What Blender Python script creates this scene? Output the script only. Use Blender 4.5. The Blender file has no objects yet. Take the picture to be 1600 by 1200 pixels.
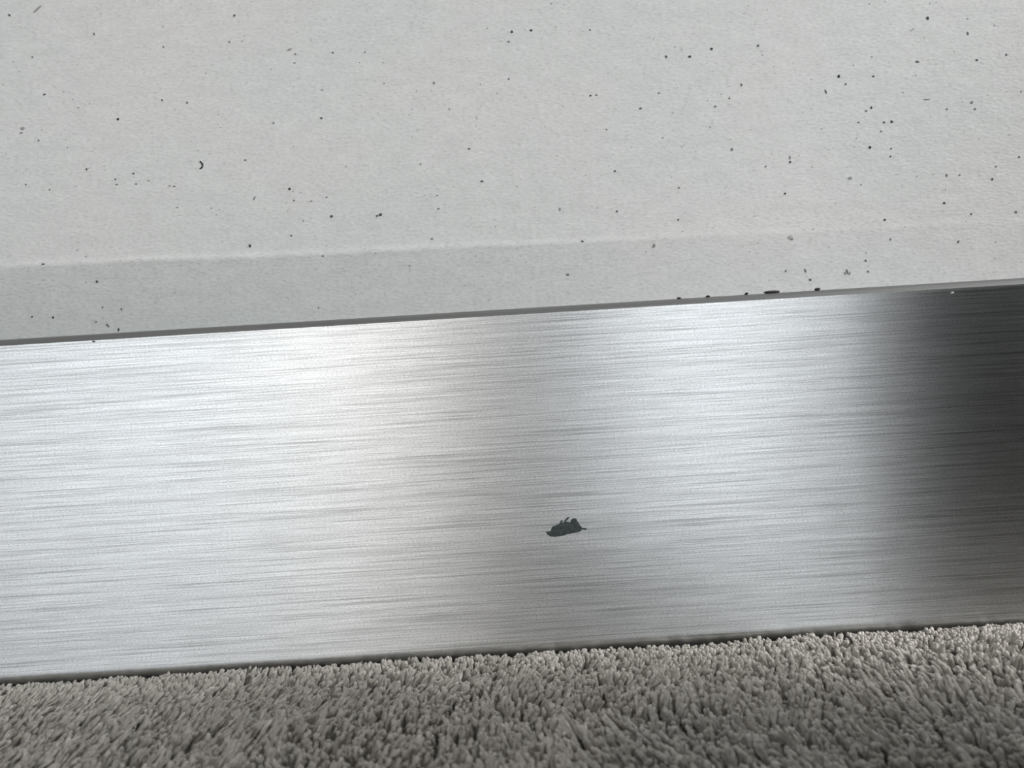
import bpy, bmesh, math, random
import numpy as np
from mathutils import Matrix, Vector
from mathutils.geometry import delaunay_2d_cdt

R = math.radians
scene = bpy.context.scene
C = scene.collection

# ------------------------------------------------------------------ camera
F_PX = 1209.0                       # focal length in pixels of the 1600 px wide frame
PITCH, ROLL = R(4.0), R(3.47)
BOARD_Y = -0.012                    # front face of the baseboard; the wall face is y = 0
CAM_LOC = Vector((0.0, BOARD_Y - 0.2283, 0.0699))
CAM_ROT = Matrix.Rotation(R(90) + PITCH, 3, 'X') @ Matrix.Rotation(-ROLL, 3, 'Z')
cam_data = bpy.data.cameras.new('camera')
cam_data.sensor_width = 36.0
cam_data.lens = F_PX / 1600.0 * 36.0
cam_data.clip_start = 0.001
cam_data.clip_end = 50
cam_data.dof.use_dof = True
cam_data.dof.focus_distance = 0.226
cam_data.dof.aperture_fstop = 17.0
cam = bpy.data.objects.new('camera', cam_data)
C.objects.link(cam)
cam.matrix_world = Matrix.Translation(CAM_LOC) @ CAM_ROT.to_4x4()
scene.camera = cam

# ------------------------------------------------------------------ world, lights, exposure
world = bpy.data.worlds.new('world')
scene.world = world
world.use_nodes = True
world.node_tree.nodes['Background'].inputs[0].default_value = (0.62, 0.70, 0.80, 1)
world.node_tree.nodes['Background'].inputs[1].default_value = 0.4


def area_light(name, loc, target, size, size_y, power, colour, shape='RECTANGLE'):
    d = bpy.data.lights.new(name, 'AREA')
    d.shape = shape
    d.size = size
    if shape in ('RECTANGLE', 'ELLIPSE'):
        d.size_y = size_y
    d.energy = power
    d.color = colour
    o = bpy.data.objects.new(name, d)
    C.objects.link(o)
    o.location = loc
    o.rotation_euler = (Vector(target) - Vector(loc)).to_track_quat('-Z', 'Y').to_euler()
    return o


ROOM_X0, ROOM_X1, ROOM_Y1, ROOM_H = -4.3, 2.4, -4.4, 2.4
# daylight through the two windows in the wall behind the camera: (x0, x1, z0, z1, watts)
WINDOWS = [(-4.05, -1.04, 0.25, 2.10, 48), (0.60, 1.86, 0.60, 2.10, 31)]
for wx0, wx1, wz0, wz1, watts in WINDOWS:
    area_light('window_daylight', ((wx0 + wx1) / 2, ROOM_Y1 + 0.03, (wz0 + wz1) / 2), ((wx0 + wx1) / 2, 0, (wz0 + wz1) / 2),
               wx1 - wx0 - 0.1, wz1 - wz0 - 0.1, watts, (0.955, 0.985, 1.0))
# a third window in the side wall, close to the baseboard wall: (y0, y1, z0, z1, watts)
SIDE = (-0.95, -0.50, 0.60, 2.00, 100)
area_light('window_daylight', (ROOM_X1 - 0.03, (SIDE[0] + SIDE[1]) / 2, (SIDE[2] + SIDE[3]) / 2), (0, (SIDE[0] + SIDE[1]) / 2, (SIDE[2] + SIDE[3]) / 2),
           SIDE[1] - SIDE[0] - 0.1, SIDE[3] - SIDE[2] - 0.1, SIDE[4], (0.98, 0.985, 0.98))
LAMP_LOC = (-0.73, -3.7, 1.50)

scene.view_settings.view_transform = 'Standard'
scene.view_settings.look = 'None'
scene.view_settings.gamma = 1.0
scene.view_settings.use_curve_mapping = False
scene.view_settings.exposure = 0.0


# ------------------------------------------------------------------ helpers
def ray(px, py):
    d = CAM_ROT @ Vector(((px - 800) / F_PX, -(py - 600) / F_PX, -1))
    return d


def on_plane(px, py, y):
    d = ray(px, py)
    t = (y - CAM_LOC.y) / d.y
    return CAM_LOC + d * t


def tag(o, label=None, cat=None, group=None, kind=None):
    for k, v in (('label', label), ('category', cat), ('group', group), ('kind', kind)):
        if v:
            o[k] = v
    return o


def mesh_obj(name, bm, mat, parent=None, smooth=False):
    me = bpy.data.meshes.new(name)
    bm.normal_update()
    bm.to_mesh(me)
    bm.free()
    o = bpy.data.objects.new(name, me)
    C.objects.link(o)
    if mat:
        me.materials.append(mat)
    if smooth:
        for p in me.polygons:
            p.use_smooth = True
    if parent:
        o.parent = parent
        o.matrix_parent_inverse = Matrix.Identity(4)
    return o


def box(bm, x0, x1, y0, y1, z0, z1):
    v = [bm.verts.new(p) for p in ((x0, y0, z0), (x1, y0, z0), (x1, y1, z0), (x0, y1, z0),
                                   (x0, y0, z1), (x1, y0, z1), (x1, y1, z1), (x0, y1, z1))]
    for f in ((3, 2, 1, 0), (4, 5, 6, 7), (0, 1, 5, 4), (1, 2, 6, 5), (2, 3, 7, 6), (3, 0, 4, 7)):
        bm.faces.new([v[i] for i in f])


def box_obj(name, dims, mat, parent=None):
    bm = bmesh.new()
    box(bm, *dims)
    return mesh_obj(name, bm, mat, parent)


class Mat:
    """small wrapper around a node material"""
    def __init__(self, name, base=(0.5, 0.5, 0.5), rough=0.6, metal=0.0):
        self.m = bpy.data.materials.new(name)
        self.m.use_nodes = True
        self.t = self.m.node_tree
        self.b = self.t.nodes['Principled BSDF']
        self.b.inputs['Base Color'].default_value = (*base, 1)
        self.b.inputs['Roughness'].default_value = rough
        self.b.inputs['Metallic'].default_value = metal

    def n(self, kind, **kw):
        nd = self.t.nodes.new(kind)
        for k, v in kw.items():
            setattr(nd, k, v)
        return nd

    def l(self, a, b):
        self.t.links.new(a, b)

    def coords(self, scale):
        tc = self.n('ShaderNodeTexCoord')
        mp = self.n('ShaderNodeMapping')
        mp.inputs['Scale'].default_value = scale
        self.l(tc.outputs['Object'], mp.inputs['Vector'])
        return mp.outputs['Vector']

    def noise(self, scale, detail=2.0, rough=0.5, s=1.0):
        nz = self.n('ShaderNodeTexNoise')
        self.l(self.coords(scale), nz.inputs['Vector'])
        nz.inputs['Scale'].default_value = s
        nz.inputs['Detail'].default_value = detail
        nz.inputs['Roughness'].default_value = rough
        return nz.outputs['Fac']

    def ramp(self, fac, stops):
        r = self.n('ShaderNodeValToRGB')
        el = r.color_ramp.elements
        while len(el) < len(stops):
            el.new(0.5)
        for e, (p, c) in zip(el, stops):
            e.position = p
            e.color = (*c, 1) if len(c) == 3 else c
        self.l(fac, r.inputs['Fac'])
        return r.outputs['Color']

    def math(self, op, a, b, clamp=False):
        m = self.n('ShaderNodeMath', operation=op, use_clamp=clamp)
        for i, v in enumerate((a, b)):
            if isinstance(v, (int, float)):
                m.inputs[i].default_value = v
            else:
                self.l(v, m.inputs[i])
        return m.outputs[0]

    def mix(self, a, b, fac, blend='MIX'):
        m = self.n('ShaderNodeMix', data_type='RGBA', blend_type=blend)
        for i, v in ((0, fac), (6, a), (7, b)):
            if isinstance(v, (int, float)):
                m.inputs[i].default_value = v
            elif isinstance(v, tuple):
                m.inputs[i].default_value = (*v, 1)
            else:
                self.l(v, m.inputs[i])
        return m.outputs[2]

    def bump(self, h, strength, dist):
        bp = self.n('ShaderNodeBump')
        bp.inputs['Strength'].default_value = strength
        bp.inputs['Distance'].default_value = dist
        self.l(h, bp.inputs['Height'])
        self.l(bp.outputs['Normal'], self.b.inputs['Normal'])


def grey(v):
    return (v, v, v)


# ------------------------------------------------------------------ materials
# painted lining-paper wall: off-white, faint fibres, faint warm and cool blotches
mw = Mat('wall_paint', rough=0.5)
blot = mw.ramp(mw.noise((14, 14, 20), 3), [(0.3, (0.665, 0.69, 0.685)), (0.7, (0.71, 0.70, 0.693))])
lowa = mw.n('ShaderNodeAttribute', attribute_name='undercoat_shade')
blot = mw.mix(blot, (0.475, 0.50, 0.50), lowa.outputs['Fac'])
fib = mw.ramp(mw.noise((650, 650, 1500), 3, 0.65), [(0.26, grey(0.72)), (0.42, grey(0.95)), (0.55, grey(1.0)), (0.75, grey(1.08))])
fle = mw.noise((330, 330, 1300), 2, 0.7)
fib = mw.mix(fib, mw.ramp(fle, [(0.64, grey(1.0)), (0.74, grey(0.74))]), 1.0, 'MULTIPLY')
mott = mw.ramp(mw.noise((110, 110, 260), 4, 0.65), [(0.3, grey(0.93)), (0.7, grey(1.03))])
col = mw.mix(mw.mix(blot, fib, 1.0, 'MULTIPLY'), mott, 1.0, 'MULTIPLY')
pin = mw.noise((1000, 1000, 1200), 1, 0.5)
pinm = mw.ramp(pin, [(0.76, grey(0.0)), (0.82, grey(0.7))])
col = mw.mix(col, (0.22, 0.24, 0.24), pinm)
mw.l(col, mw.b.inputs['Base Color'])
h = mw.math('ADD', mw.noise((600, 600, 1300), 3, 0.6), mw.math('MULTIPLY', mw.noise((120, 120, 200), 2), 1.5))
mw.bump(h, 0.32, 0.0003)
M_WALL = mw.m

# room surfaces that only bounce light
M_ROOM = Mat('room_paint', (0.11, 0.11, 0.115), 0.8)
M_ROOM.bump(M_ROOM.noise((300, 300, 300), 2), 0.2, 0.001)
M_ROOM = M_ROOM.m
M_CEIL = Mat('ceiling_paint', (0.22, 0.22, 0.22), 0.9)
M_CEIL.bump(M_CEIL.noise((200, 200, 200), 2), 0.2, 0.001)
M_CEIL = M_CEIL.m

# brushed metal: anisotropic along the length of the board
mm = Mat('brushed_metal', (0.8, 0.81, 0.82), 0.384, 1.0)
s1 = mm.noise((26, 26, 3000), 2, 0.6)
s2 = mm.noise((90, 90, 5200), 2, 0.6)
s3 = mm.noise((1500, 1500, 4200), 2, 0.6)
s4 = mm.noise((9, 9, 420), 2, 0.5)
c1 = mm.ramp(s1, [(0.28, grey(0.62)), (0.47, grey(0.97)), (0.72, grey(1.18))])
c2 = mm.ramp(s2, [(0.28, grey(0.80)), (0.5, grey(1.0)), (0.72, grey(1.10))])
c3 = mm.ramp(s3, [(0.28, grey(0.72)), (0.5, grey(1.0)), (0.72, grey(1.2))])
c4 = mm.ramp(s4, [(0.3, grey(0.97)), (0.7, grey(1.02))])
cc = mm.mix(mm.mix(mm.mix(c1, c2, 1.0, 'MULTIPLY'), c3, 1.0, 'MULTIPLY'), c4, 1.0, 'MULTIPLY')
cc = mm.mix(cc, (0.755, 0.77, 0.785), 1.0, 'MULTIPLY')
mm.l(cc, mm.b.inputs['Base Color'])
tg = mm.n('ShaderNodeCombineXYZ')
tg.inputs[0].default_value = 1.0
gl = mm.n('ShaderNodeBsdfAnisotropic', distribution='BECKMANN')
mm.l(cc, gl.inputs['Color'])
mm.l(tg.outputs[0], gl.inputs['Tangent'])
gl.inputs['Roughness'].default_value = 0.415
gl.inputs['Anisotropy'].default_value = 0.475
mm.bump(mm.math('ADD', s1, s2), 0.25, 0.00006)
for lk in list(mm.b.inputs['Normal'].links):
    mm.l(lk.from_socket, gl.inputs['Normal'])
mm.l(gl.outputs[0], mm.t.nodes['Material Output'].inputs['Surface'])
mm.t.nodes.remove(mm.b)
M_METAL = mm.m

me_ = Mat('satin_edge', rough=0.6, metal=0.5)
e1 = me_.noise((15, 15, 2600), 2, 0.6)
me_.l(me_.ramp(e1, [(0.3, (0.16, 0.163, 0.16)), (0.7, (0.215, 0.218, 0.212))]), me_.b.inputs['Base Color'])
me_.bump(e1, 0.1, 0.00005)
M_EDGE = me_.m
me_ = Mat('bottom_edge_satin', rough=0.5, metal=1.0)
e1 = me_.noise((15, 15, 2600), 2, 0.6)
me_.l(me_.ramp(e1, [(0.3, (0.78, 0.78, 0.76)), (0.7, (0.90, 0.90, 0.88))]), me_.b.inputs['Base Color'])
me_.bump(e1, 0.1, 0.00005)
M_LOW = me_.m

# carpet yarn: taupe, a little tone difference from tuft to tuft
mc = Mat('carpet_yarn', rough=0.85)
at = mc.n('ShaderNodeAttribute', attribute_name='tone')
base = mc.ramp(at.outputs['Fac'], [(0.0, (0.37, 0.345, 0.31)), (0.5, (0.53, 0.50, 0.458)), (1.0, (0.71, 0.675, 0.63))])
fibre = mc.ramp(mc.noise((3500, 3500, 1200), 2, 0.6), [(0.3, grey(0.8)), (0.7, grey(1.15))])
mc.l(mc.mix(base, fibre, 1.0, 'MULTIPLY'), mc.b.inputs['Base Color'])
mc.b.inputs['Sheen Weight'].default_value = 0.08
mc.b.inputs['Sheen Roughness'].default_value = 0.4
mc.bump(mc.noise((4500, 4500, 1500), 2, 0.6), 0.6, 0.0002)
M_YARN = mc.m
mb = Mat('carpet_ground', rough=0.95)
mb.l(mb.ramp(mb.noise((500, 500, 500), 3, 0.7), [(0.35, (0.09, 0.084, 0.076)), (0.65, (0.17, 0.16, 0.145))]), mb.b.inputs['Base Color'])
mb.bump(mb.noise((500, 500, 500), 3, 0.7), 0.8, 0.003)
M_BACK = mb.m

ms = Mat('speck_dirt', rough=0.8)
sa = ms.n('ShaderNodeAttribute', attribute_name='tone')
ms.l(ms.ramp(sa.outputs['Fac'], [(0.0, (0.035, 0.04, 0.04)), (0.5, (0.24, 0.25, 0.25)), (1.0, (0.46, 0.46, 0.44))]), ms.b.inputs['Base Color'])
ms.b.inputs['Specular IOR Level'].default_value = 0.0
M_SPECK = ms.m
md = Mat('dark_residue', rough=0.7)
md.l(md.ramp(md.noise((900, 900, 1500), 3, 0.6), [(0.3, (0.040, 0.050, 0.052)), (0.7, (0.085, 0.10, 0.10))]), md.b.inputs['Base Color'])
md.bump(md.noise((2500, 2500, 2500), 2), 0.5, 0.0002)
md.b.inputs['Specular IOR Level'].default_value = 0.1
M_FLAKE = md.m
mr = Mat('dirt_crumb', rough=0.9)
mr.l(mr.ramp(mr.noise((3000, 3000, 3000), 2), [(0.3, (0.015, 0.013, 0.012)), (0.7, (0.07, 0.065, 0.06))]), mr.b.inputs['Base Color'])
M_CRUMB = mr.m

# ------------------------------------------------------------------ the room
o = box_obj('wall_left', (ROOM_X0 - 0.1, ROOM_X0, ROOM_Y1, 0.1, 0, ROOM_H), M_ROOM)
tag(o, 'plain grey painted side wall of the room', 'wall', kind='structure')
M_DARK = Mat('dark_wall_paint', (0.07, 0.065, 0.065), 0.8)
M_DARK.bump(M_DARK.noise((300, 300, 300), 2), 0.2, 0.001)
bm = bmesh.new()
box(bm, ROOM_X1, ROOM_X1 + 0.1, ROOM_Y1, SIDE[0], 0, ROOM_H)
box(bm, ROOM_X1, ROOM_X1 + 0.1, SIDE[1], 0.1, 0, ROOM_H)
box(bm, ROOM_X1, ROOM_X1 + 0.1, SIDE[0], SIDE[1], 0, SIDE[2])
box(bm, ROOM_X1, ROOM_X1 + 0.1, SIDE[0], SIDE[1], SIDE[3], ROOM_H)
o = mesh_obj('wall_right', bm, M_DARK.m)
tag(o, 'dark painted side wall with one window', 'wall', kind='structure')
bm = bmesh.new()
edges = [ROOM_X0] + [q for w in WINDOWS for q in w[:2]] + [ROOM_X1]
for q in range(0, len(edges), 2):
    box(bm, edges[q], edges[q + 1], ROOM_Y1 - 0.1, ROOM_Y1, 0, ROOM_H)
for w in WINDOWS:
    box(bm, w[0], w[1], ROOM_Y1 - 0.1, ROOM_Y1, 0, w[2])
    box(bm, w[0], w[1], ROOM_Y1 - 0.1, ROOM_Y1, w[3], ROOM_H)
o = mesh_obj('wall_front', bm, M_ROOM)
tag(o, 'painted wall with two windows, facing the brushed metal baseboard', 'wall', kind='structure')
o = box_obj('ceiling', (ROOM_X0 - 0.1, ROOM_X1 + 0.1, ROOM_Y1 - 0.1, 0.1, ROOM_H, ROOM_H + 0.1), M_CEIL)
tag(o, 'flat grey painted ceiling', 'ceiling', kind='structure')
floor = box_obj('floor', (ROOM_X0, ROOM_X1, ROOM_Y1, 0.0, -0.05, 0.0), M_BACK)
tag(floor, 'carpeted floor with short twisted taupe pile', 'carpet', kind='structure')

M_FRAME = Mat('window_frame_paint', (0.75, 0.75, 0.74), 0.4)
M_FRAME.bump(M_FRAME.noise((300, 300, 300), 2), 0.1, 0.0005)
mg = Mat('window_glass', (0.9, 0.95, 1.0), 0.05)
mg.b.inputs['Transmission Weight'].default_value = 1.0
mg.l(mg.ramp(mg.noise((3, 3, 3), 1), [(0, (0.93, 0.96, 0.97)), (1, (0.97, 0.98, 0.99))]), mg.b.inputs['Base Color'])
for q, (wx0, wx1, wz0, wz1, _w) in enumerate(WINDOWS):
    win = bpy.data.objects.new('window_%d' % (q + 1), None)
    C.objects.link(win)
    tag(win, ('wide white framed window behind the camera', 'narrower white framed window behind the camera')[q], 'window', kind='structure')
    bm = bmesh.new()
    for d in ((wx0, wx0 + 0.05, wz0, wz1), (wx1 - 0.05, wx1, wz0, wz1),
              (wx0 + 0.05, wx1 - 0.05, wz0, wz0 + 0.05), (wx0 + 0.05, wx1 - 0.05, wz1 - 0.05, wz1)):
        box(bm, d[0], d[1], ROOM_Y1 - 0.07, ROOM_Y1 - 0.01, d[2], d[3])
    mesh_obj('window_frame', bm, M_FRAME.m, win)
    box_obj('pane', (wx0 + 0.05, wx1 - 0.05, ROOM_Y1 - 0.045, ROOM_Y1 - 0.039, wz0 + 0.05, wz1 - 0.05), mg.m, win)

win = bpy.data.objects.new('window_3', None)
C.objects.link(win)
tag(win, 'white framed window in the dark side wall', 'window', kind='structure')
bm = bmesh.new()
for d in ((SIDE[0], SIDE[0] + 0.05, SIDE[2], SIDE[3]), (SIDE[1] - 0.05, SIDE[1], SIDE[2], SIDE[3]),
          (SIDE[0] + 0.05, SIDE[1] - 0.05, SIDE[2], SIDE[2] + 0.05), (SIDE[0] + 0.05, SIDE[1] - 0.05, SIDE[3] - 0.05, SIDE[3])):
    box(bm, ROOM_X1 + 0.01, ROOM_X1 + 0.07, d[0], d[1], d[2], d[3])
mesh_obj('window_frame', bm, M_FRAME.m, win)
box_obj('pane', (ROOM_X1 + 0.038, ROOM_X1 + 0.044, SIDE[0] + 0.05, SIDE[1] - 0.05, SIDE[2] + 0.05, SIDE[3] - 0.05), mg.m, win)

# ------------------------------------------------------------------ the wall behind the baseboard
# fine grid with a soft raised line where the finish ends a little above the baseboard
random.seed(4)
rl = [on_plane(x, y, 0) for x, y in ((0, 417), (160, 409), (400, 400), (800, 382), (1230, 362), (1600, 347))]
rx = [p.x for p in rl]
rz = [p.z for p in rl]


def ridge_z(x):
    return float(np.interp(x, [-1] + rx + [1], [rz[0] - 0.05] + rz + [rz[-1] + 0.05]))


xs = sorted(set([ROOM_X0, -1.2, -0.6] + list(np.linspace(-0.34, 0.34, 341)) + [0.6, 1.2, ROOM_X1]))
off = [-0.012, -0.006, -0.003, -0.0018, -0.0012, -0.0008, -0.0004, 0, 0.0004, 0.0008, 0.0012, 0.0018, 0.003, 0.006, 0.012]
dep = [0.00016, 0.00020, 0.00024, 0.00028, 0.00032, 0.00036, 0.00036, 0.00031, 0.00024, 0.00016, 0.00008, 0.00003, 0, 0, 0]
zrows = [-0.05, 0.0]
verts, faces = [], []
rng = np.random.default_rng(3)
wob = np.convolve(rng.normal(0, 1, len(xs) + 20), np.ones(5) / 5, 'same')[10:-10]
for i, x in enumerate(xs):
    zc = ridge_z(max(-0.5, min(0.5, x)))
    amp = float(np.interp(x, [-0.165, -0.14, -0.03, 0.05, 0.12], [0.4, 1.1, 0.9, 0.45, 0.15]))
    zs = [0.0, zc - 0.02] + [zc + q + wob[i] * 0.00025 for q in off] + [zc + 0.03, ROOM_H]
    ds = [0, 0.0001] + [d * amp * (1 + 0.25 * wob[i]) for d in dep] + [0, 0]
    for z, d in zip(zs, ds):
        verts.append((x, -d, z))
nr = len(off) + 4


def wall_y(x, z):
    i_ = int(np.argmin(np.abs(np.array(xs) - x)))
    col_ = verts_wall[i_ * nr:(i_ + 1) * nr]
    return float(np.interp(z, [q_[2] for q_ in col_], [q_[1] for q_ in col_]))


verts_wall = list(verts)
for i in range(len(xs) - 1):
    for j in range(nr - 1):
        a = i * nr + j
        faces.append((a, a + nr, a + nr + 1, a + 1))
# thickness behind
b0 = len(verts)
verts += [(ROOM_X0, 0.1, 0), (ROOM_X1, 0.1, 0), (ROOM_X1, 0.1, ROOM_H), (ROOM_X0, 0.1, ROOM_H)]
faces.append((b0, b0 + 3, b0 + 2, b0 + 1))
me = bpy.data.meshes.new('wall_back')
me.from_pydata(verts, [], faces)
at_ = me.attributes.new('undercoat_shade', 'FLOAT', 'POINT')   # the finish coat stops at the raised line; lower-left shade painted in too
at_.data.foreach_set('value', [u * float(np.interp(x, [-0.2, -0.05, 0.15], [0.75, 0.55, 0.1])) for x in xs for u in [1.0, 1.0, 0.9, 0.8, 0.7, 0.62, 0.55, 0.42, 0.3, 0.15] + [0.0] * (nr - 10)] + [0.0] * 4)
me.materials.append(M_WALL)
for p in me.polygons:
    p.use_smooth = True
wall = bpy.data.objects.new('wall_back', me)
C.objects.link(wall)
tag(wall, 'off-white painted wall with dirt specks and a faint raised line', 'wall', kind='structure')

# dirt specks stuck in the paint: (x, y, width, height, tilt, tone)
SPECKS = [(14, 23, 3, 5, 30, 0.1), (58, 14, 17, 4, 40, .7), (147, 53, 2, 5, 20, .3), (50, 89, 2.5, 2.5, 0, .3), (69, 147, 4, 3, 0, .15),
          (184, 186, 3.5, 4, 0, 0), (122, 168, 3, 2, 0, .4), (60, 219, 3, 3, 0, .2), (135, 264, 3, 3.5, 0, .15), (77, 296, 2.5, 3, 0, .3),
          (253, 156, 3.5, 3, 0, .1), (292, 160, 3, 3, 0, .3), (366, 24, 3.5, 4, 0, .2), (255, 73, 3, 3, 0, .25), (452, 77, 8, 3, 15, .6),
          (461, 84, 3, 3, 0, .15), (460, 98, 3, 2, 0, .25), (358, 65, 2.5, 4, 30, .4), (427, 192, 2.5, 4, 0, .25), (502, 184, 3.5, 3.5, 0, .1),
          (383, 250, 3, 3, 0, .2), (452, 295, 4, 3.5, 0, .1), (459, 313, 3, 2.5, 0, .3), (518, 338, 5, 4, 20, .15), (594, 335, 5, 5, 0, .1),
          (589, 337, 4, 4, 0, .2), (397, 310, 2, 7, -30, .5), (474, 345, 2, 3, 0, .4), (390, 384, 4, 5, 0, .1), (455, 368, 4, 2.5, 0, .3),
          (675, 373, 4, 3, 0, .3), (685, 326, 4, 2, 0, .2), (753, 283, 5, 3.5, 10, .2), (733, 232, 4, 3, 0, .3), (657, 256, 3, 3, 0, .5),
          (800, 49, 4, 4, 0, .1), (520, 82, 3, 3, 0, .3), (570, 81, 2.5, 2.5, 0, .35), (503, 140, 4, 2, 0, .5), (678, 129, 3, 4, 0, .4),
          (702, 170, 4, 2, 0, .5), (208, 271, 3, 3, 0, .2), (180, 280, 3, 2.5, 0, .2), (182, 288, 3, 2, 0, .25), (212, 287, 2.5, 2.5, 0, .2),
          (232, 282, 3, 2, 0, .5), (68, 413, 5, 2.5, 0, .1), (152, 440, 4, 4, 0, .15), (505, 400, 4, 2.5, 0, .4), (486, 314, 3, 2, 0, .4),
          (510, 308, 3, 3, 0, .4), (265, 290, 3, 2, 0, .4), (272, 291, 3, 2, 0, .3), (277, 324, 3, 2, 0, .3), (683, 305, 3, 2, 0, .4),
          (795, 65, 4, 3, 0, .35), (795, 123, 3, 3, 0, .4), (830, 47, 3.5, 3.5, 0, .1), (922, 46, 2.5, 3, 0, .3), (1041, 88, 3, 5, 20, .2),
          (1078, 88, 5, 3.5, 0, .1), (1112, 76, 4, 4, 0, .1), (1185, 71, 4, 3.5, 0, .15), (1450, 28, 5, 4.5, 0, .1), (1434, 96, 6, 4, 0, .35),
          (1527, 93, 4, 3.5, 0, .2), (1573, 85, 3, 4, 0, .3), (1513, 52, 2.5, 6, 0, .4), (1311, 119, 4.5, 4.5, 0, 0), (1365, 119, 4, 3, 0, .1),
          (1322, 131, 3, 3.5, 0, .3), (1291, 143, 2.5, 7, 15, .2), (1362, 168, 3.5, 4, 0, .1), (1354, 173, 3, 3, 0, .3), (1342, 191, 3.5, 3, 0, .3),
          (1382, 191, 3.5, 3, 0, .15), (1394, 190, 4, 4, 30, .1), (1377, 205, 3, 2.5, 0, .3), (1360, 230, 4, 4.5, 0, 0), (1392, 244, 3, 3, 0, .2),
          (1235, 253, 3.5, 3.5, 0, .1), (1235, 246, 2.5, 6, 0, .5), (1144, 233, 5, 5, 0, .55), (1030, 145, 3.5, 2.5, 0, .2), (923, 149, 4, 3, 0, .2),
          (932, 148, 4, 2.5, 0, .4), (1140, 153, 3.5, 3, 0, .25), (1159, 132, 3, 4, 10, .3), (1001, 169, 5, 3, 10, .2), (1118, 166, 4, 2.5, 0, .3),
          (1329, 278, 8, 4, 0, .75), (961, 267, 4, 4, 0, .3), (1480, 274, 2.5, 5, 0, .4), (1551, 280, 3.5, 4, 0, .2), (1476, 317, 3.5, 3.5, 0, .1),
          (1518, 334, 3, 3.5, 0, .2), (1588, 331, 4, 4, 0, .4), (1383, 343, 4.5, 4, 0, .15), (1227, 302, 4, 3.5, 20, .15), (964, 330, 3.5, 3.5, 0, .2),
          (1060, 343, 3.5, 3, 0, .25), (910, 377, 4, 3, 0, .15), (1022, 384, 4, 8, -25, .5), (1324, 424, 3, 8, 10, .35), (1321, 427, 2, 5, 30, .4),
          (1328, 427, 2, 5, -30, .4), (1353, 407, 3, 4, 0, .25), (1357, 424, 3, 3.5, 0, .3), (1266, 437, 4, 4, 0, .2), (1259, 423, 3, 6, 20, .45),
          (1228, 423, 3, 4, 0, .35), (887, 429, 4, 3, 0, .2), (1498, 378, 2.5, 5, -30, .3), (1392, 374, 2.5, 4, 0, .5), (875, 327, 3, 6, 0, .6),
          (1061, 293, 3, 3, 0, .4), (1197, 260, 3, 3, 0, .4), (1593, 245, 3, 3, 0, .3), (1524, 170, 3, 3, 0, .4), (1519, 160, 4, 4, 0, .5),
          (1449, 155, 9, 2, 0, .6), (50, 495, 3, 3, 0, .1), (83, 496, 3.5, 4, 0, 0), (150, 503, 3, 3, 0, .3), (168, 508, 3, 7, 35, .3),
          (185, 515, 3, 5, 0, 0), (160, 480, 3, 3, 0, .4), (190, 483, 3, 3, 0, .3), (403, 511, 3, 3, 0, .4), (498, 481, 3, 3, 0, .5),
          (33, 207, 5, 2.5, 0, .5), (35, 200, 6, 5, 0, .75), (40, 288, 3, 2.5, 0, .4), (105, 230, 3, 2, 0, .5), (1500, 273, 3, 2.5, 0, .5),
          (1110, 198, 3, 2, 0, .5), (948, 202, 3, 2, 0, .4), (1036, 215, 3, 2, 0, .4), (1393, 232, 3, 3, 0, .5), (1480, 170, 3, 3, 0, .5),
          (1557, 260, 3, 3, 0, .5), (600, 130, 3, 2, 0, .5), (541, 260, 3, 2, 0, .5), (330, 325, 3, 2, 0, .4), (640, 415, 3, 2, 0, .5)]
verts, faces, tones = [], [], []


def add_speck(x, y, w, h, tilt, tone, n=7):
    c = on_plane(x, y, -0.0002)
    k = (on_plane(x + 1, y, -0.0002) - c).length
    b = len(verts)
    a0 = R(tilt)
    t = 0.00009
    w, h = w * 1.2, h * 1.2
    wy = wall_y(c.x, c.z)
    pts = []
    for j in range(n):
        a = 2 * math.pi * j / n
        q = random.uniform(0.72, 1.2)
        u, v = math.cos(a) * w * 0.5 * q * k, math.sin(a) * h * 0.5 * q * k
        pts.append((u * math.cos(a0) - v * math.sin(a0), u * math.sin(a0) + v * math.cos(a0)))
    for u, v in pts:
        verts.append((c.x + u, wy + 0.0001, c.z + v))
    for u, v in pts:
        verts.append((c.x + u * 0.85, wy - t, c.z + v * 0.85))
    verts.append((c.x, wy - 1.6 * t, c.z))
    for j in range(n):
        j2 = (j + 1) % n
        faces.append((b + j, b + j2, b + n + j2, b + n + j))
        faces.append((b + n + j, b + n + j2, b + 2 * n))
    tones.extend([tone] * (2 * n + 1))


def speck_object(name, parent, label):
    me = bpy.data.meshes.new(name)
    me.from_pydata(verts, [], faces)
    at_ = me.attributes.new('tone', 'FLOAT', 'POINT')
    at_.data.foreach_set('value', tones)
    me.materials.append(M_SPECK)
    ob = bpy.data.objects.new(name, me)
    C.objects.link(ob)
    ob.parent = parent
    ob['label'] = label
    verts.clear(); faces.clear(); tones.clear()
    return ob


for s in SPECKS:
    add_speck(*s[:5], min(1.0, 0.02 + s[5] * 0.95))
for _ in range(420):                                    # finer dust between the larger specks
    x, y = random.uniform(-150, 1750), random.uniform(-150, 500)
    if y > 515 - 0.06 * x:
        continue
    add_speck(x, y, random.uniform(1.0, 2.4), random.uniform(0.9, 1.8), random.uniform(0, 180), random.uniform(.3, .9), 5)
sp = speck_object('dirt_specks', wall, 'tiny dark dirt specks caught in the wall paint')
sp['kind'] = 'stuff'
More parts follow.
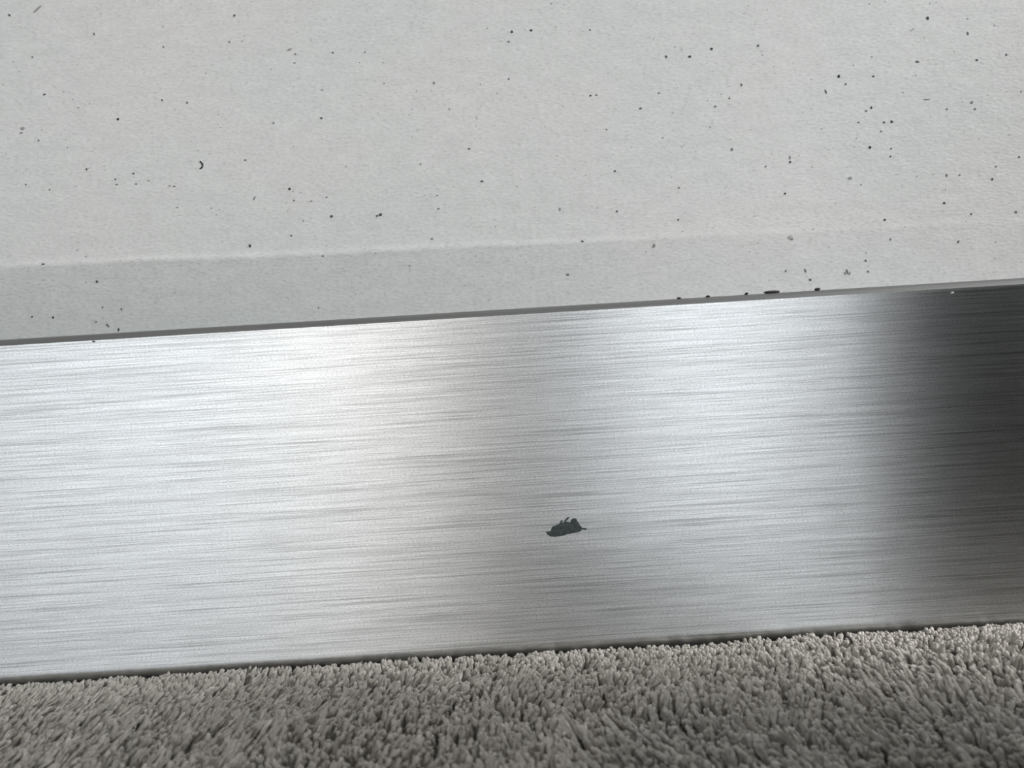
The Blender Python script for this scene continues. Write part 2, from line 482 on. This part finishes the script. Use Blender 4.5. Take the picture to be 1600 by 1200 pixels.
# a short curved hair and a tan crumb in the paint
for q in range(7):
    a = R(-70 + q * 24)
    add_speck(311 + 5.2 * math.cos(a), 258 + 5.5 * math.sin(a), 3, 3, 0, 0)
speck_object('curved_hair', wall, 'short dark curved hair caught in the wall paint')
add_speck(1235, 370.5, 8.5, 8, 0, 0.95, 9)
add_speck(1237, 373, 5, 4, 0, 0.55, 7)
speck_object('tan_speck', wall, 'largest speck, tan, in the wall paint above the baseboard')

# ------------------------------------------------------------------ the brushed metal baseboard
Z0, Z1, RAD, RLO = 0.0068, 0.1087, 0.0030, 0.0038


def extrude(name, prof_, mat, parent=None):
    bm_ = bmesh.new()
    ends = [[bm_.verts.new((x, y, z)) for y, z in prof_] for x in (ROOM_X0 + 0.002, -0.4, 0.0, 0.4, ROOM_X1 - 0.002)]
    m_ = len(prof_)
    for a_, b_ in zip(ends[:-1], ends[1:]):
        for j_ in range(m_):
            j2_ = (j_ + 1) % m_
            bm_.faces.new((a_[j_], b_[j_], b_[j2_], a_[j2_]))
    bm_.faces.new(ends[0])
    bm_.faces.new(list(reversed(ends[-1])))
    bmesh.ops.recalc_face_normals(bm_, faces=bm_.faces[:])
    ob = mesh_obj(name, bm_, mat, parent, True)
    mo = ob.modifiers.new('sharp', 'EDGE_SPLIT')
    mo.split_angle = R(40)
    return ob


def arc(a0, a1, cz, n_=10, rad=RAD):
    """quarter round at the front of the board, angle 0 faces the room, 90 faces up"""
    return [(BOARD_Y + rad - rad * math.cos(R(a0 + (a1 - a0) * k / n_)), cz + rad * math.sin(R(a0 + (a1 - a0) * k / n_))) for k in range(n_ + 1)]


BACK = -0.0008
SPL = 14                                                 # the brushing stops where the face starts to turn
board = extrude('baseboard_back', arc(-SPL, 0, Z0 + RLO, 3, RLO) + arc(0, SPL, Z1 - RAD, 3) + [(BACK, Z1 - RAD), (BACK, Z0 + RLO)], M_METAL)
tag(board, 'brushed silver metal baseboard with rounded edges standing on the carpet', 'baseboard', kind='structure')
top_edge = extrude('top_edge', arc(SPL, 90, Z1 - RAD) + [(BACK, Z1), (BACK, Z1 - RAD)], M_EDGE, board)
top_edge['label'] = 'matt grey rounded top edge of the metal board'
low_edge = extrude('bottom_edge', [(BACK, Z0 + RLO), (BACK, Z0)] + arc(-90, -SPL, Z0 + RLO, 10, RLO), M_LOW, board)
low_edge['label'] = 'matt grey rounded bottom edge of the metal board'

# ------------------------------------------------------------------ dark flake stuck on the board
FL = [(528, 660), (545, 690), (580, 715), (640, 718), (690, 710), (730, 705), (765, 690), (800, 685), (830, 676), (900, 665), (930, 650), (935, 635), (990, 640),
      (995, 620), (945, 615), (925, 595), (905, 565), (885, 535), (875, 510), (840, 505), (815, 530), (805, 555), (790, 545), (765, 545),
      (757, 546), (785, 515), (799, 490), (773, 497), (748, 525), (728, 556), (712, 566), (727, 535), (704, 529), (683, 568), (640, 590),
      (605, 600), (590, 630), (585, 655)]
P = [on_plane(780 + x * .1375, 740 + y * .1375, BOARD_Y) for x, y in FL]
cen = sum(P, Vector()) / len(P)
inner = [(600, 665), (640, 645), (640, 685), (690, 610), (690, 680), (740, 600), (740, 640), (745, 675), (790, 590), (795, 640), (840, 555), (840, 600),
         (845, 645), (890, 600), (885, 640), (660, 620), (710, 640), (815, 615), (765, 570), (870, 570)]
P2 = [Vector((p.x, p.z)) for p in P]
for x, y in inner:
    q = on_plane(780 + x * .1375, 740 + y * .1375, BOARD_Y)
    P2.append(Vector((q.x, q.z)))
nP = len(P)
cdt = delaunay_2d_cdt(P2, [], [list(range(nP))], 1, 1e-7)
bm = bmesh.new()
rnd = random.Random(5)
vv = []
for co, src in zip(cdt[0], cdt[3]):
    edge_v = (not src) or min(src) < nP
    vv.append(bm.verts.new((co.x, BOARD_Y - (0.00012 if edge_v else rnd.uniform(0.00014, 0.00021)), co.y)))
for f in cdt[2]:
    bm.faces.new([vv[i] for i in f])
bm.edges.ensure_lookup_table()
rim = [e for e in bm.edges if len(e.link_faces) == 1]
ext = bmesh.ops.extrude_edge_only(bm, edges=rim)
for v in ext['geom']:
    if isinstance(v, bmesh.types.BMVert):
        v.co.y = BOARD_Y + 0.0001
bmesh.ops.recalc_face_normals(bm, faces=bm.faces[:])
fl = mesh_obj('residue_flake', bm, M_FLAKE)
tag(fl, 'small ragged dark grey flake stuck on the brushed metal baseboard', 'flake')


def crumb(name, px, py, w, h, label, yy, mat=None, dz=0.0):
    c = on_plane(px, py, yy)
    k = (on_plane(px + 1, py, yy) - c).length
    bm = bmesh.new()
    bmesh.ops.create_icosphere(bm, subdivisions=2, radius=1)
    for v in bm.verts:
        q = random.uniform(0.75, 1.15)
        v.co = Vector((v.co.x * w * k * 0.5 * q + c.x, v.co.y * 0.0007 * q + c.y, v.co.z * h * k * 0.5 * q + c.z + dz))
    o_ = mesh_obj(name, bm, mat or M_CRUMB, smooth=True)
    return tag(o_, label, 'crumb', 'dirt crumbs along the top edge of the baseboard')


TOPY = BOARD_Y + 0.0022
crumb('dirt_crumb', 1206, 456.3, 25, 5, 'widest black dirt crumb on top of the metal baseboard', TOPY)
crumb('dirt_crumb', 1277, 452.2, 10, 5, 'short thick black crumb on the top edge, right of the widest one', TOPY)
crumb('dirt_crumb', 1166, 459, 6, 4, 'small dark crumb on the top edge, just left of the widest one', TOPY)
crumb('dirt_crumb', 1106, 463, 7, 3, 'second crumb from the left on the metal top edge', TOPY)
crumb('dirt_crumb', 1061, 466, 7, 3, 'leftmost tiny dark crumb on the metal top edge', TOPY)

mwht = Mat('white_speck', (0.85, 0.85, 0.84), 0.5)
mwht.bump(mwht.noise((3000, 3000, 3000), 2), 0.3, 0.0002)
o = crumb('lint_speck', 1488, 457.5, 4.5, 3.2, 'tiny white speck near the top edge of the metal board', BOARD_Y - 0.0001, mwht.m)
o['category'] = 'lint'
del o['group']
o = crumb('lint_speck', 146, 533.5, 3.0, 2.6, 'tiny dark speck on the bright end of the metal board', BOARD_Y - 0.0001)
o['category'] = 'lint'
del o['group']

# ------------------------------------------------------------------ carpet pile
rng = np.random.default_rng(11)
TIP = 0.0078                                              # mean height of the pile tips


def smooth_noise(x, y, scale, seed):
    """value noise on arrays"""
    r = np.random.default_rng(seed)
    g = r.uniform(-1, 1, (64, 64))
    u, v = x / scale + 17.3, y / scale + 23.7
    i, j = np.floor(u).astype(int), np.floor(v).astype(int)
    fu, fv = u - i, v - j
    fu, fv = fu * fu * (3 - 2 * fu), fv * fv * (3 - 2 * fv)
    i, j = i % 63, j % 63
    return (g[i, j] * (1 - fu) + g[i + 1, j] * fu) * (1 - fv) + (g[i, j + 1] * (1 - fu) + g[i + 1, j + 1] * fu) * fv


def tuft_field(x0, x1, y0, y1, step, exclude=None):
    nx, ny = int((x1 - x0) / step), int((y1 - y0) / step)
    gx, gy = np.meshgrid(np.arange(nx), np.arange(ny), indexing='ij')
    x = x0 + (gx + 0.5 * (gy % 2)) * step + rng.uniform(-0.42, 0.42, gx.shape) * step
    y = y0 + gy * step + rng.uniform(-0.42, 0.42, gx.shape) * step
    x, y = x.ravel(), y.ravel()
    if exclude:
        k = ~((x > exclude[0]) & (x < exclude[1]) & (y > exclude[2]) & (y < exclude[3]))
        x, y = x[k], y[k]
    return x, y


def nap(x, y):
    """how far the pile is combed sideways, and how far it is trodden, at each tuft"""
    left_ = 1 / (1 + np.exp((x + 0.045) / 0.022))
    trod_ = 1 / (1 + np.exp(-(x - 0.01) / 0.02)) / (1 + np.exp((y + 0.046 + 0.008 * smooth_noise(x, y, 0.015, 9)) / 0.0035))
    return left_, trod_


def build_pile(x, y, strands, rings, sides, rad):
    left, trod = nap(x, y)
    keep = rng.uniform(0, 1, len(x)) > 0.07 + 0.08 * left + trod * (0.28 + 0.18 * smooth_noise(x, y, 0.005, 8))
    x, y, left, trod = x[keep], y[keep], left[keep], trod[keep]
    nT = len(x)
    # lean follows the nap: broad sweeps plus clumps plus a little of each tuft's own
    # towards one end the pile is combed sideways, towards the other it is brushed out to the room,
    # with a swirl where the two meet a trodden patch further out
    calm = 1 - 0.55 * left
    lx = 0.58 * left - 0.22 * trod + calm * (0.30 * smooth_noise(x, y, 0.022, 1) + 0.32 * smooth_noise(x, y, 0.006, 2)) + rng.normal(0, 0.15, nT)
    ly = 0.30 * left - 0.30 * (1 - left) * (1 - trod) + 0.22 * trod
    ly = ly + calm * (0.26 * smooth_noise(x, y, 0.020, 3) + 0.32 * smooth_noise(x, y, 0.006, 4)) + rng.normal(0, 0.15, nT)
    near = np.clip((y + 0.0165) / 0.004, 0, 1)           # tufts pressed by the board bend away from it
    ly = ly - near * 0.35
    wn = np.clip((y + 0.028) / 0.009, 0, 1)               # even height along the board
    ruf = (1 - 0.75 * wn) * (0.10 * smooth_noise(x, y, 0.012, 5) + 0.10 * smooth_noise(x, y, 0.004, 6) + rng.normal(0, 0.06, nT))
    hgt = (TIP * (1 - wn) + 0.0085 * wn - 0.0021 * trod) * (1 + ruf * (1.25 + 0.9 * trod))
    lx, ly = lx * (1 - 0.4 * wn), ly * (1 - 0.5 * wn)
    tone = np.clip(0.5 + rng.normal(0, 0.17, nT) + 0.12 * smooth_noise(x, y, 0.01, 7), 0, 1)
    twist0 = rng.uniform(0, 2 * np.pi, nT)
    turn = rng.uniform(5.0, 8.0, nT) * rng.choice([1, 1, 1, -1], nT)
    fat = rng.uniform(0.72, 1.08, nT) * (1 - 0.06 * trod - 0.08 * left)
    V = np.zeros((nT, strands, rings, sides, 3), np.float32)
    ts = np.array([0.35, 0.6, 0.8, 0.9, 0.955, 0.985, 1.0]) if rings == 7 else np.array([0.35, 0.75, 0.93, 1.0])
    tap = np.interp(ts, [0.3, 0.8, 0.9, 0.955, 0.985, 1.0], [0.9, 1.1, 1.05, 0.85, 0.55, 0.2])
    for s in range(strands):
        ph = twist0 + 2 * np.pi * s / strands
        jit = rng.normal(0, 0.03, (nT, 2))
        cut = rng.normal(0, 0.045, nT) * (1 - 0.7 * wn)
        for r_ in range(rings):
            t = ts[r_]
            bend = t ** 1.8
            flare = rad * (0.42 + 0.12 * t)
            ang = ph + turn * t
            tt = t * (1 + cut * t)
            cx = x + lx * hgt * bend + np.cos(ang) * flare * fat + jit[:, 0] * hgt * bend
            cy = y + ly * hgt * bend + np.sin(ang) * flare * fat + jit[:, 1] * hgt * bend
            cz = hgt * tt / np.sqrt(1 + 0.5 * (lx ** 2 + ly ** 2) * t)
            rr = rad * (1.3 / strands ** 0.5) * tap[r_] * fat
            # ring in the plane across the strand
            tx, ty = lx * 1.8 * t ** 0.8, ly * 1.8 * t ** 0.8
            tx = tx - np.sin(ang) * 0.35 * np.sign(turn)
            ty = ty + np.cos(ang) * 0.35 * np.sign(turn)
            T = np.stack([tx, ty, np.ones(nT)], 1)
            T /= np.linalg.norm(T, axis=1)[:, None]
            U = np.cross(T, np.array([0, 1.0, 0]))
            U /= np.linalg.norm(U, axis=1)[:, None] + 1e-9
            W = np.cross(T, U)
            for k in range(sides):
                a = 2 * np.pi * (k + 0.5 * (r_ % 2)) / sides
                V[:, s, r_, k] = np.stack([cx, cy, cz], 1) + rr[:, None] * (math.cos(a) * U + math.sin(a) * W)
    V = V.reshape(-1, 3)
    # keep tufts in front of the baseboard
    # under the board the pile is pressed down
    V[:, 2] = np.where(V[:, 1] > BOARD_Y - 0.0003, np.minimum(V[:, 2], Z0 - 0.0004), V[:, 2])
    V[:, 1] = np.minimum(V[:, 1], -0.001)
    q = []
    for r_ in range(rings - 1):
        for k in range(sides):
            k2 = (k + 1) % sides
            q.append((r_ * sides + k, r_ * sides + k2, (r_ + 1) * sides + k2, (r_ + 1) * sides + k))
    q = np.array(q)
    per = rings * sides
    nS = nT * strands
    quads = (q[None] + (np.arange(nS) * per)[:, None, None]).reshape(-1, 4)
    capf = (np.arange(sides)[None] + (rings - 1) * sides + (np.arange(nS) * per)[:, None])
    return V, quads, capf, np.repeat(tone, strands * per)


def pile_object(name, parts, parent, label):
    V, Q, N, T = [], [], [], []
    base = 0
    for v, q, c, t in parts:
        V.append(v); T.append(t)
        Q.append(((q + base).ravel(), np.full(len(q), 4)))
        Q.append(((c + base).ravel(), np.full(len(c), c.shape[1])))
        base += len(v)
    V = np.concatenate(V).astype(np.float32)
    loops = np.concatenate([a for a, _ in Q]).astype(np.int32)
    cnt = np.concatenate([b for _, b in Q]).astype(np.int32)
    starts = np.concatenate([[0], np.cumsum(cnt)[:-1]]).astype(np.int32)
    me = bpy.data.meshes.new(name)
    me.vertices.add(len(V)); me.loops.add(len(loops)); me.polygons.add(len(cnt))
    me.vertices.foreach_set('co', V.ravel())
    me.loops.foreach_set('vertex_index', loops)
    me.polygons.foreach_set('loop_start', starts)
    me.polygons.foreach_set('loop_total', cnt)
    me.polygons.foreach_set('use_smooth', np.ones(len(cnt), bool))
    me.update(calc_edges=True)
    a_ = me.attributes.new('tone', 'FLOAT', 'POINT')
    a_.data.foreach_set('value', np.concatenate(T).astype(np.float32))
    me.materials.append(M_YARN)
    ob = bpy.data.objects.new(name, me)
    C.objects.link(ob)
    ob.parent = parent
    ob['label'] = label
    ob['kind'] = 'stuff'
    return ob


STEP = 0.00154
NEAR = (-0.20, 0.20, -0.125, -0.0085)
x1_, y1_ = tuft_field(*NEAR, STEP)
x2_, y2_ = tuft_field(-0.36, 0.36, -0.30, -0.0085, STEP * 1.45, NEAR)
pile = pile_object('carpet_pile', [build_pile(x1_, y1_, 2, 7, 4, 0.00067), build_pile(x2_, y2_, 1, 4, 4, 0.00100)], floor,
                   'short twisted taupe cut pile of the carpet')

# a black hair on the carpet by the board
a = on_plane(1322, 994, BOARD_Y - 0.013)
b = on_plane(1331, 1003, BOARD_Y - 0.0185)
bm = bmesh.new()
rings = []
for k in range(6):
    q = k / 5
    p = a.lerp(b, q) + Vector((0, 0, 0.0004 * math.sin(q * 3)))
    w = 0.00022 + 0.00022 * q
    rings.append([bm.verts.new((p.x + w * math.cos(t), p.y, p.z + w * math.sin(t))) for t in (0, 1.05, 2.1, 3.14, 4.19, 5.24)])
for r0, r1 in zip(rings[:-1], rings[1:]):
    for k in range(6):
        bm.faces.new((r0[k], r0[(k + 1) % 6], r1[(k + 1) % 6], r1[k]))
bm.faces.new(rings[0]); bm.faces.new(rings[-1])
bmesh.ops.recalc_face_normals(bm, faces=bm.faces[:])
hair = mesh_obj('black_hair', bm, M_CRUMB, smooth=True)
tag(hair, 'short black fibre lying on the carpet against the baseboard', 'fibre')

# ------------------------------------------------------------------ lamp standing behind the camera
lamp = bpy.data.objects.new('floor_lamp', None)
C.objects.link(lamp)
lamp.location = (LAMP_LOC[0], LAMP_LOC[1], 0)
tag(lamp, 'white globe floor lamp standing on the carpet', 'lamp')
M_LAMPM = Mat('lamp_metal', (0.6, 0.6, 0.58), 0.35, 1.0)
M_LAMPM.bump(M_LAMPM.noise((200, 200, 200), 2), 0.1, 0.0005)


def lathe(name, pr, mat, parent, nseg=32):
    bm = bmesh.new()
    rings = [[bm.verts.new((r * math.cos(2 * math.pi * k / nseg), r * math.sin(2 * math.pi * k / nseg), z)) for k in range(nseg)] for r, z in pr]
    for a, b in zip(rings[:-1], rings[1:]):
        for k in range(nseg):
            bm.faces.new((a[k], a[(k + 1) % nseg], b[(k + 1) % nseg], b[k]))
    bm.faces.new(list(reversed(rings[0])))
    bm.faces.new(rings[-1])
    return mesh_obj(name, bm, mat, parent, True)


lathe('base', [(0.14, 0.0), (0.14, 0.015), (0.12, 0.025), (0.02, 0.03)], M_LAMPM.m, lamp)
lathe('pole', [(0.012, 0.03), (0.012, LAMP_LOC[2] - 0.15)], M_LAMPM.m, lamp, 16)
ml = Mat('lamp_globe_glass', (0.9, 0.88, 0.84), 0.4)
ml.l(ml.ramp(ml.noise((5, 5, 5), 1), [(0, (1.0, 0.95, 0.885)), (1, (1.0, 0.965, 0.905))]), ml.b.inputs['Emission Color'])
ml.b.inputs['Emission Strength'].default_value = 44.0
lathe('lamp_globe', [(0.17 * math.sin(R(a)) + 0.0005, LAMP_LOC[2] - 0.17 * math.cos(R(a))) for a in range(6, 181, 6)], ml.m, lamp)

# ------------------------------------------------------------------ the phone that took the picture, standing on its long edge
phone = bpy.data.objects.new('smartphone', None)
C.objects.link(phone)
phone.matrix_world = cam.matrix_world.copy()
tag(phone, 'graphite smartphone standing on its long edge on the carpet', 'phone')
M_PH = Mat('phone_graphite', (0.05, 0.05, 0.055), 0.4)
M_PH.bump(M_PH.noise((800, 800, 800), 2), 0.05, 0.0001)
M_PL = Mat('phone_lens', (0.02, 0.02, 0.025), 0.15)
M_PL.bump(M_PL.noise((800, 800, 800), 2), 0.02, 0.0001)


def slab(name, x0, x1, y0, y1, z0, z1, r, mat, parent):
    bm = bmesh.new()
    ring = []
    for cx, cy, a0 in ((x1 - r, y1 - r, 0), (x0 + r, y1 - r, 90), (x0 + r, y0 + r, 180), (x1 - r, y0 + r, 270)):
        for k in range(7):
            a = R(a0 + 15 * k)
            ring.append((cx + r * math.cos(a), cy + r * math.sin(a)))
    lo_ = [bm.verts.new((u, v, z0)) for u, v in ring]
    hi_ = [bm.verts.new((u, v, z1)) for u, v in ring]
    bm.faces.new(list(reversed(lo_)))
    bm.faces.new(hi_)
    for k in range(len(ring)):
        k2 = (k + 1) % len(ring)
        bm.faces.new((lo_[k], lo_[k2], hi_[k2], hi_[k]))
    bmesh.ops.bevel(bm, geom=[e for e in bm.edges if abs(e.verts[0].co.z - e.verts[1].co.z) < 1e-6], offset=min(0.0012, (z1 - z0) * .3), segments=2, affect='EDGES')
    return mesh_obj(name, bm, mat, parent)


slab('body', -0.022, 0.135, -0.0605, 0.0160, 0.0070, 0.0148, 0.009, M_PH.m, phone)
isl = slab('camera_island', -0.018, 0.018, -0.022, 0.0120, 0.0050, 0.0071, 0.008, M_PL.m, phone)
for lx_, ly_ in ((0.0, 0.0), (0.0, -0.0145), (-0.009, -0.007)):
    bm = bmesh.new()
    bmesh.ops.create_cone(bm, cap_ends=True, segments=24, radius1=0.0062, radius2=0.0062, depth=0.0020)
    for v in bm.verts:
        v.co += Vector((lx_, ly_, 0.0044))
    mesh_obj('lens', bm, M_PL.m, isl)
slab('screen', -0.0205, 0.1335, -0.0590, 0.0145, 0.0146, 0.0150, 0.008, M_PL.m, phone)

# ------------------------------------------------------------------ black cabinet added outside the frame: blocks side light, darkens the metal's right end
BLOCKER = (0.200, 0.385, -0.275, -0.125, 0.006, 0.245)       # x0, x1, y0, y1, z0, z1
blocker = bpy.data.objects.new('light_blocker', None)
C.objects.link(blocker)
blocker.location = ((BLOCKER[0] + BLOCKER[1]) / 2, (BLOCKER[2] + BLOCKER[3]) / 2, 0.0)
tag(blocker, 'unseen black cabinet added on the carpet to block side light', 'added_blocker')
msp = Mat('black_ash_veneer', rough=0.6)
msp.l(msp.ramp(msp.noise((60, 60, 900), 3), [(0.3, (0.016, 0.015, 0.015)), (0.7, (0.035, 0.033, 0.033))]), msp.b.inputs['Base Color'])
msp.bump(msp.noise((60, 60, 900), 3), 0.2, 0.0004)
mcn = Mat('blocker_cone', (0.03, 0.03, 0.032), 0.4)
mcn.bump(mcn.noise((700, 700, 700), 2), 0.2, 0.0003)
hx, hy = (BLOCKER[1] - BLOCKER[0]) / 2, (BLOCKER[3] - BLOCKER[2]) / 2


def bev_box(name, d, r, mat, parent):
    bm_ = bmesh.new()
    box(bm_, *d)
    bmesh.ops.bevel(bm_, geom=bm_.edges[:], offset=r, segments=2, affect='EDGES')
    return mesh_obj(name, bm_, mat, parent)


def dish(name, cz, prof_, mat, parent):
    """turned part on the front of the cabinet, axis along -y"""
    bm_ = bmesh.new()
    rr_ = [[bm_.verts.new((r_ * math.cos(2 * math.pi * k / 28), -hy - d_, cz + r_ * math.sin(2 * math.pi * k / 28))) for k in range(28)] for r_, d_ in prof_]
    for a_, b_ in zip(rr_[:-1], rr_[1:]):
        for k in range(28):
            bm_.faces.new((a_[k], a_[(k + 1) % 28], b_[(k + 1) % 28], b_[k]))
    bm_.faces.new(rr_[-1])
    bmesh.ops.recalc_face_normals(bm_, faces=bm_.faces[:])
    return mesh_obj(name, bm_, mat, parent, True)


bev_box('cabinet', (-hx, hx, -hy, hy, 0.011, BLOCKER[5]), 0.004, msp.m, blocker)
for fx in (-1, 1):
    for fy in (-1, 1):
        bev_box('foot', (fx * (hx - 0.018) - 0.009, fx * (hx - 0.018) + 0.009, fy * (hy - 0.02) - 0.009, fy * (hy - 0.02) + 0.009, BLOCKER[4] - 0.005, 0.0112), 0.001, mcn.m, blocker)
w_ = dish('woofer', 0.062, [(0.040, -0.001), (0.040, 0.004), (0.036, 0.005), (0.032, 0.003), (0.016, 0.0005)], mcn.m, blocker)
dish('dust_cap', 0.062, [(0.016, 0.0004), (0.013, 0.004), (0.007, 0.006), (0.002, 0.0065)], mcn.m, w_)
t_ = dish('tweeter', 0.131, [(0.022, -0.001), (0.022, 0.003), (0.016, 0.0015)], mcn.m, blocker)
dish('dome', 0.131, [(0.013, 0.001), (0.010, 0.005), (0.004, 0.007)], mcn.m, t_)
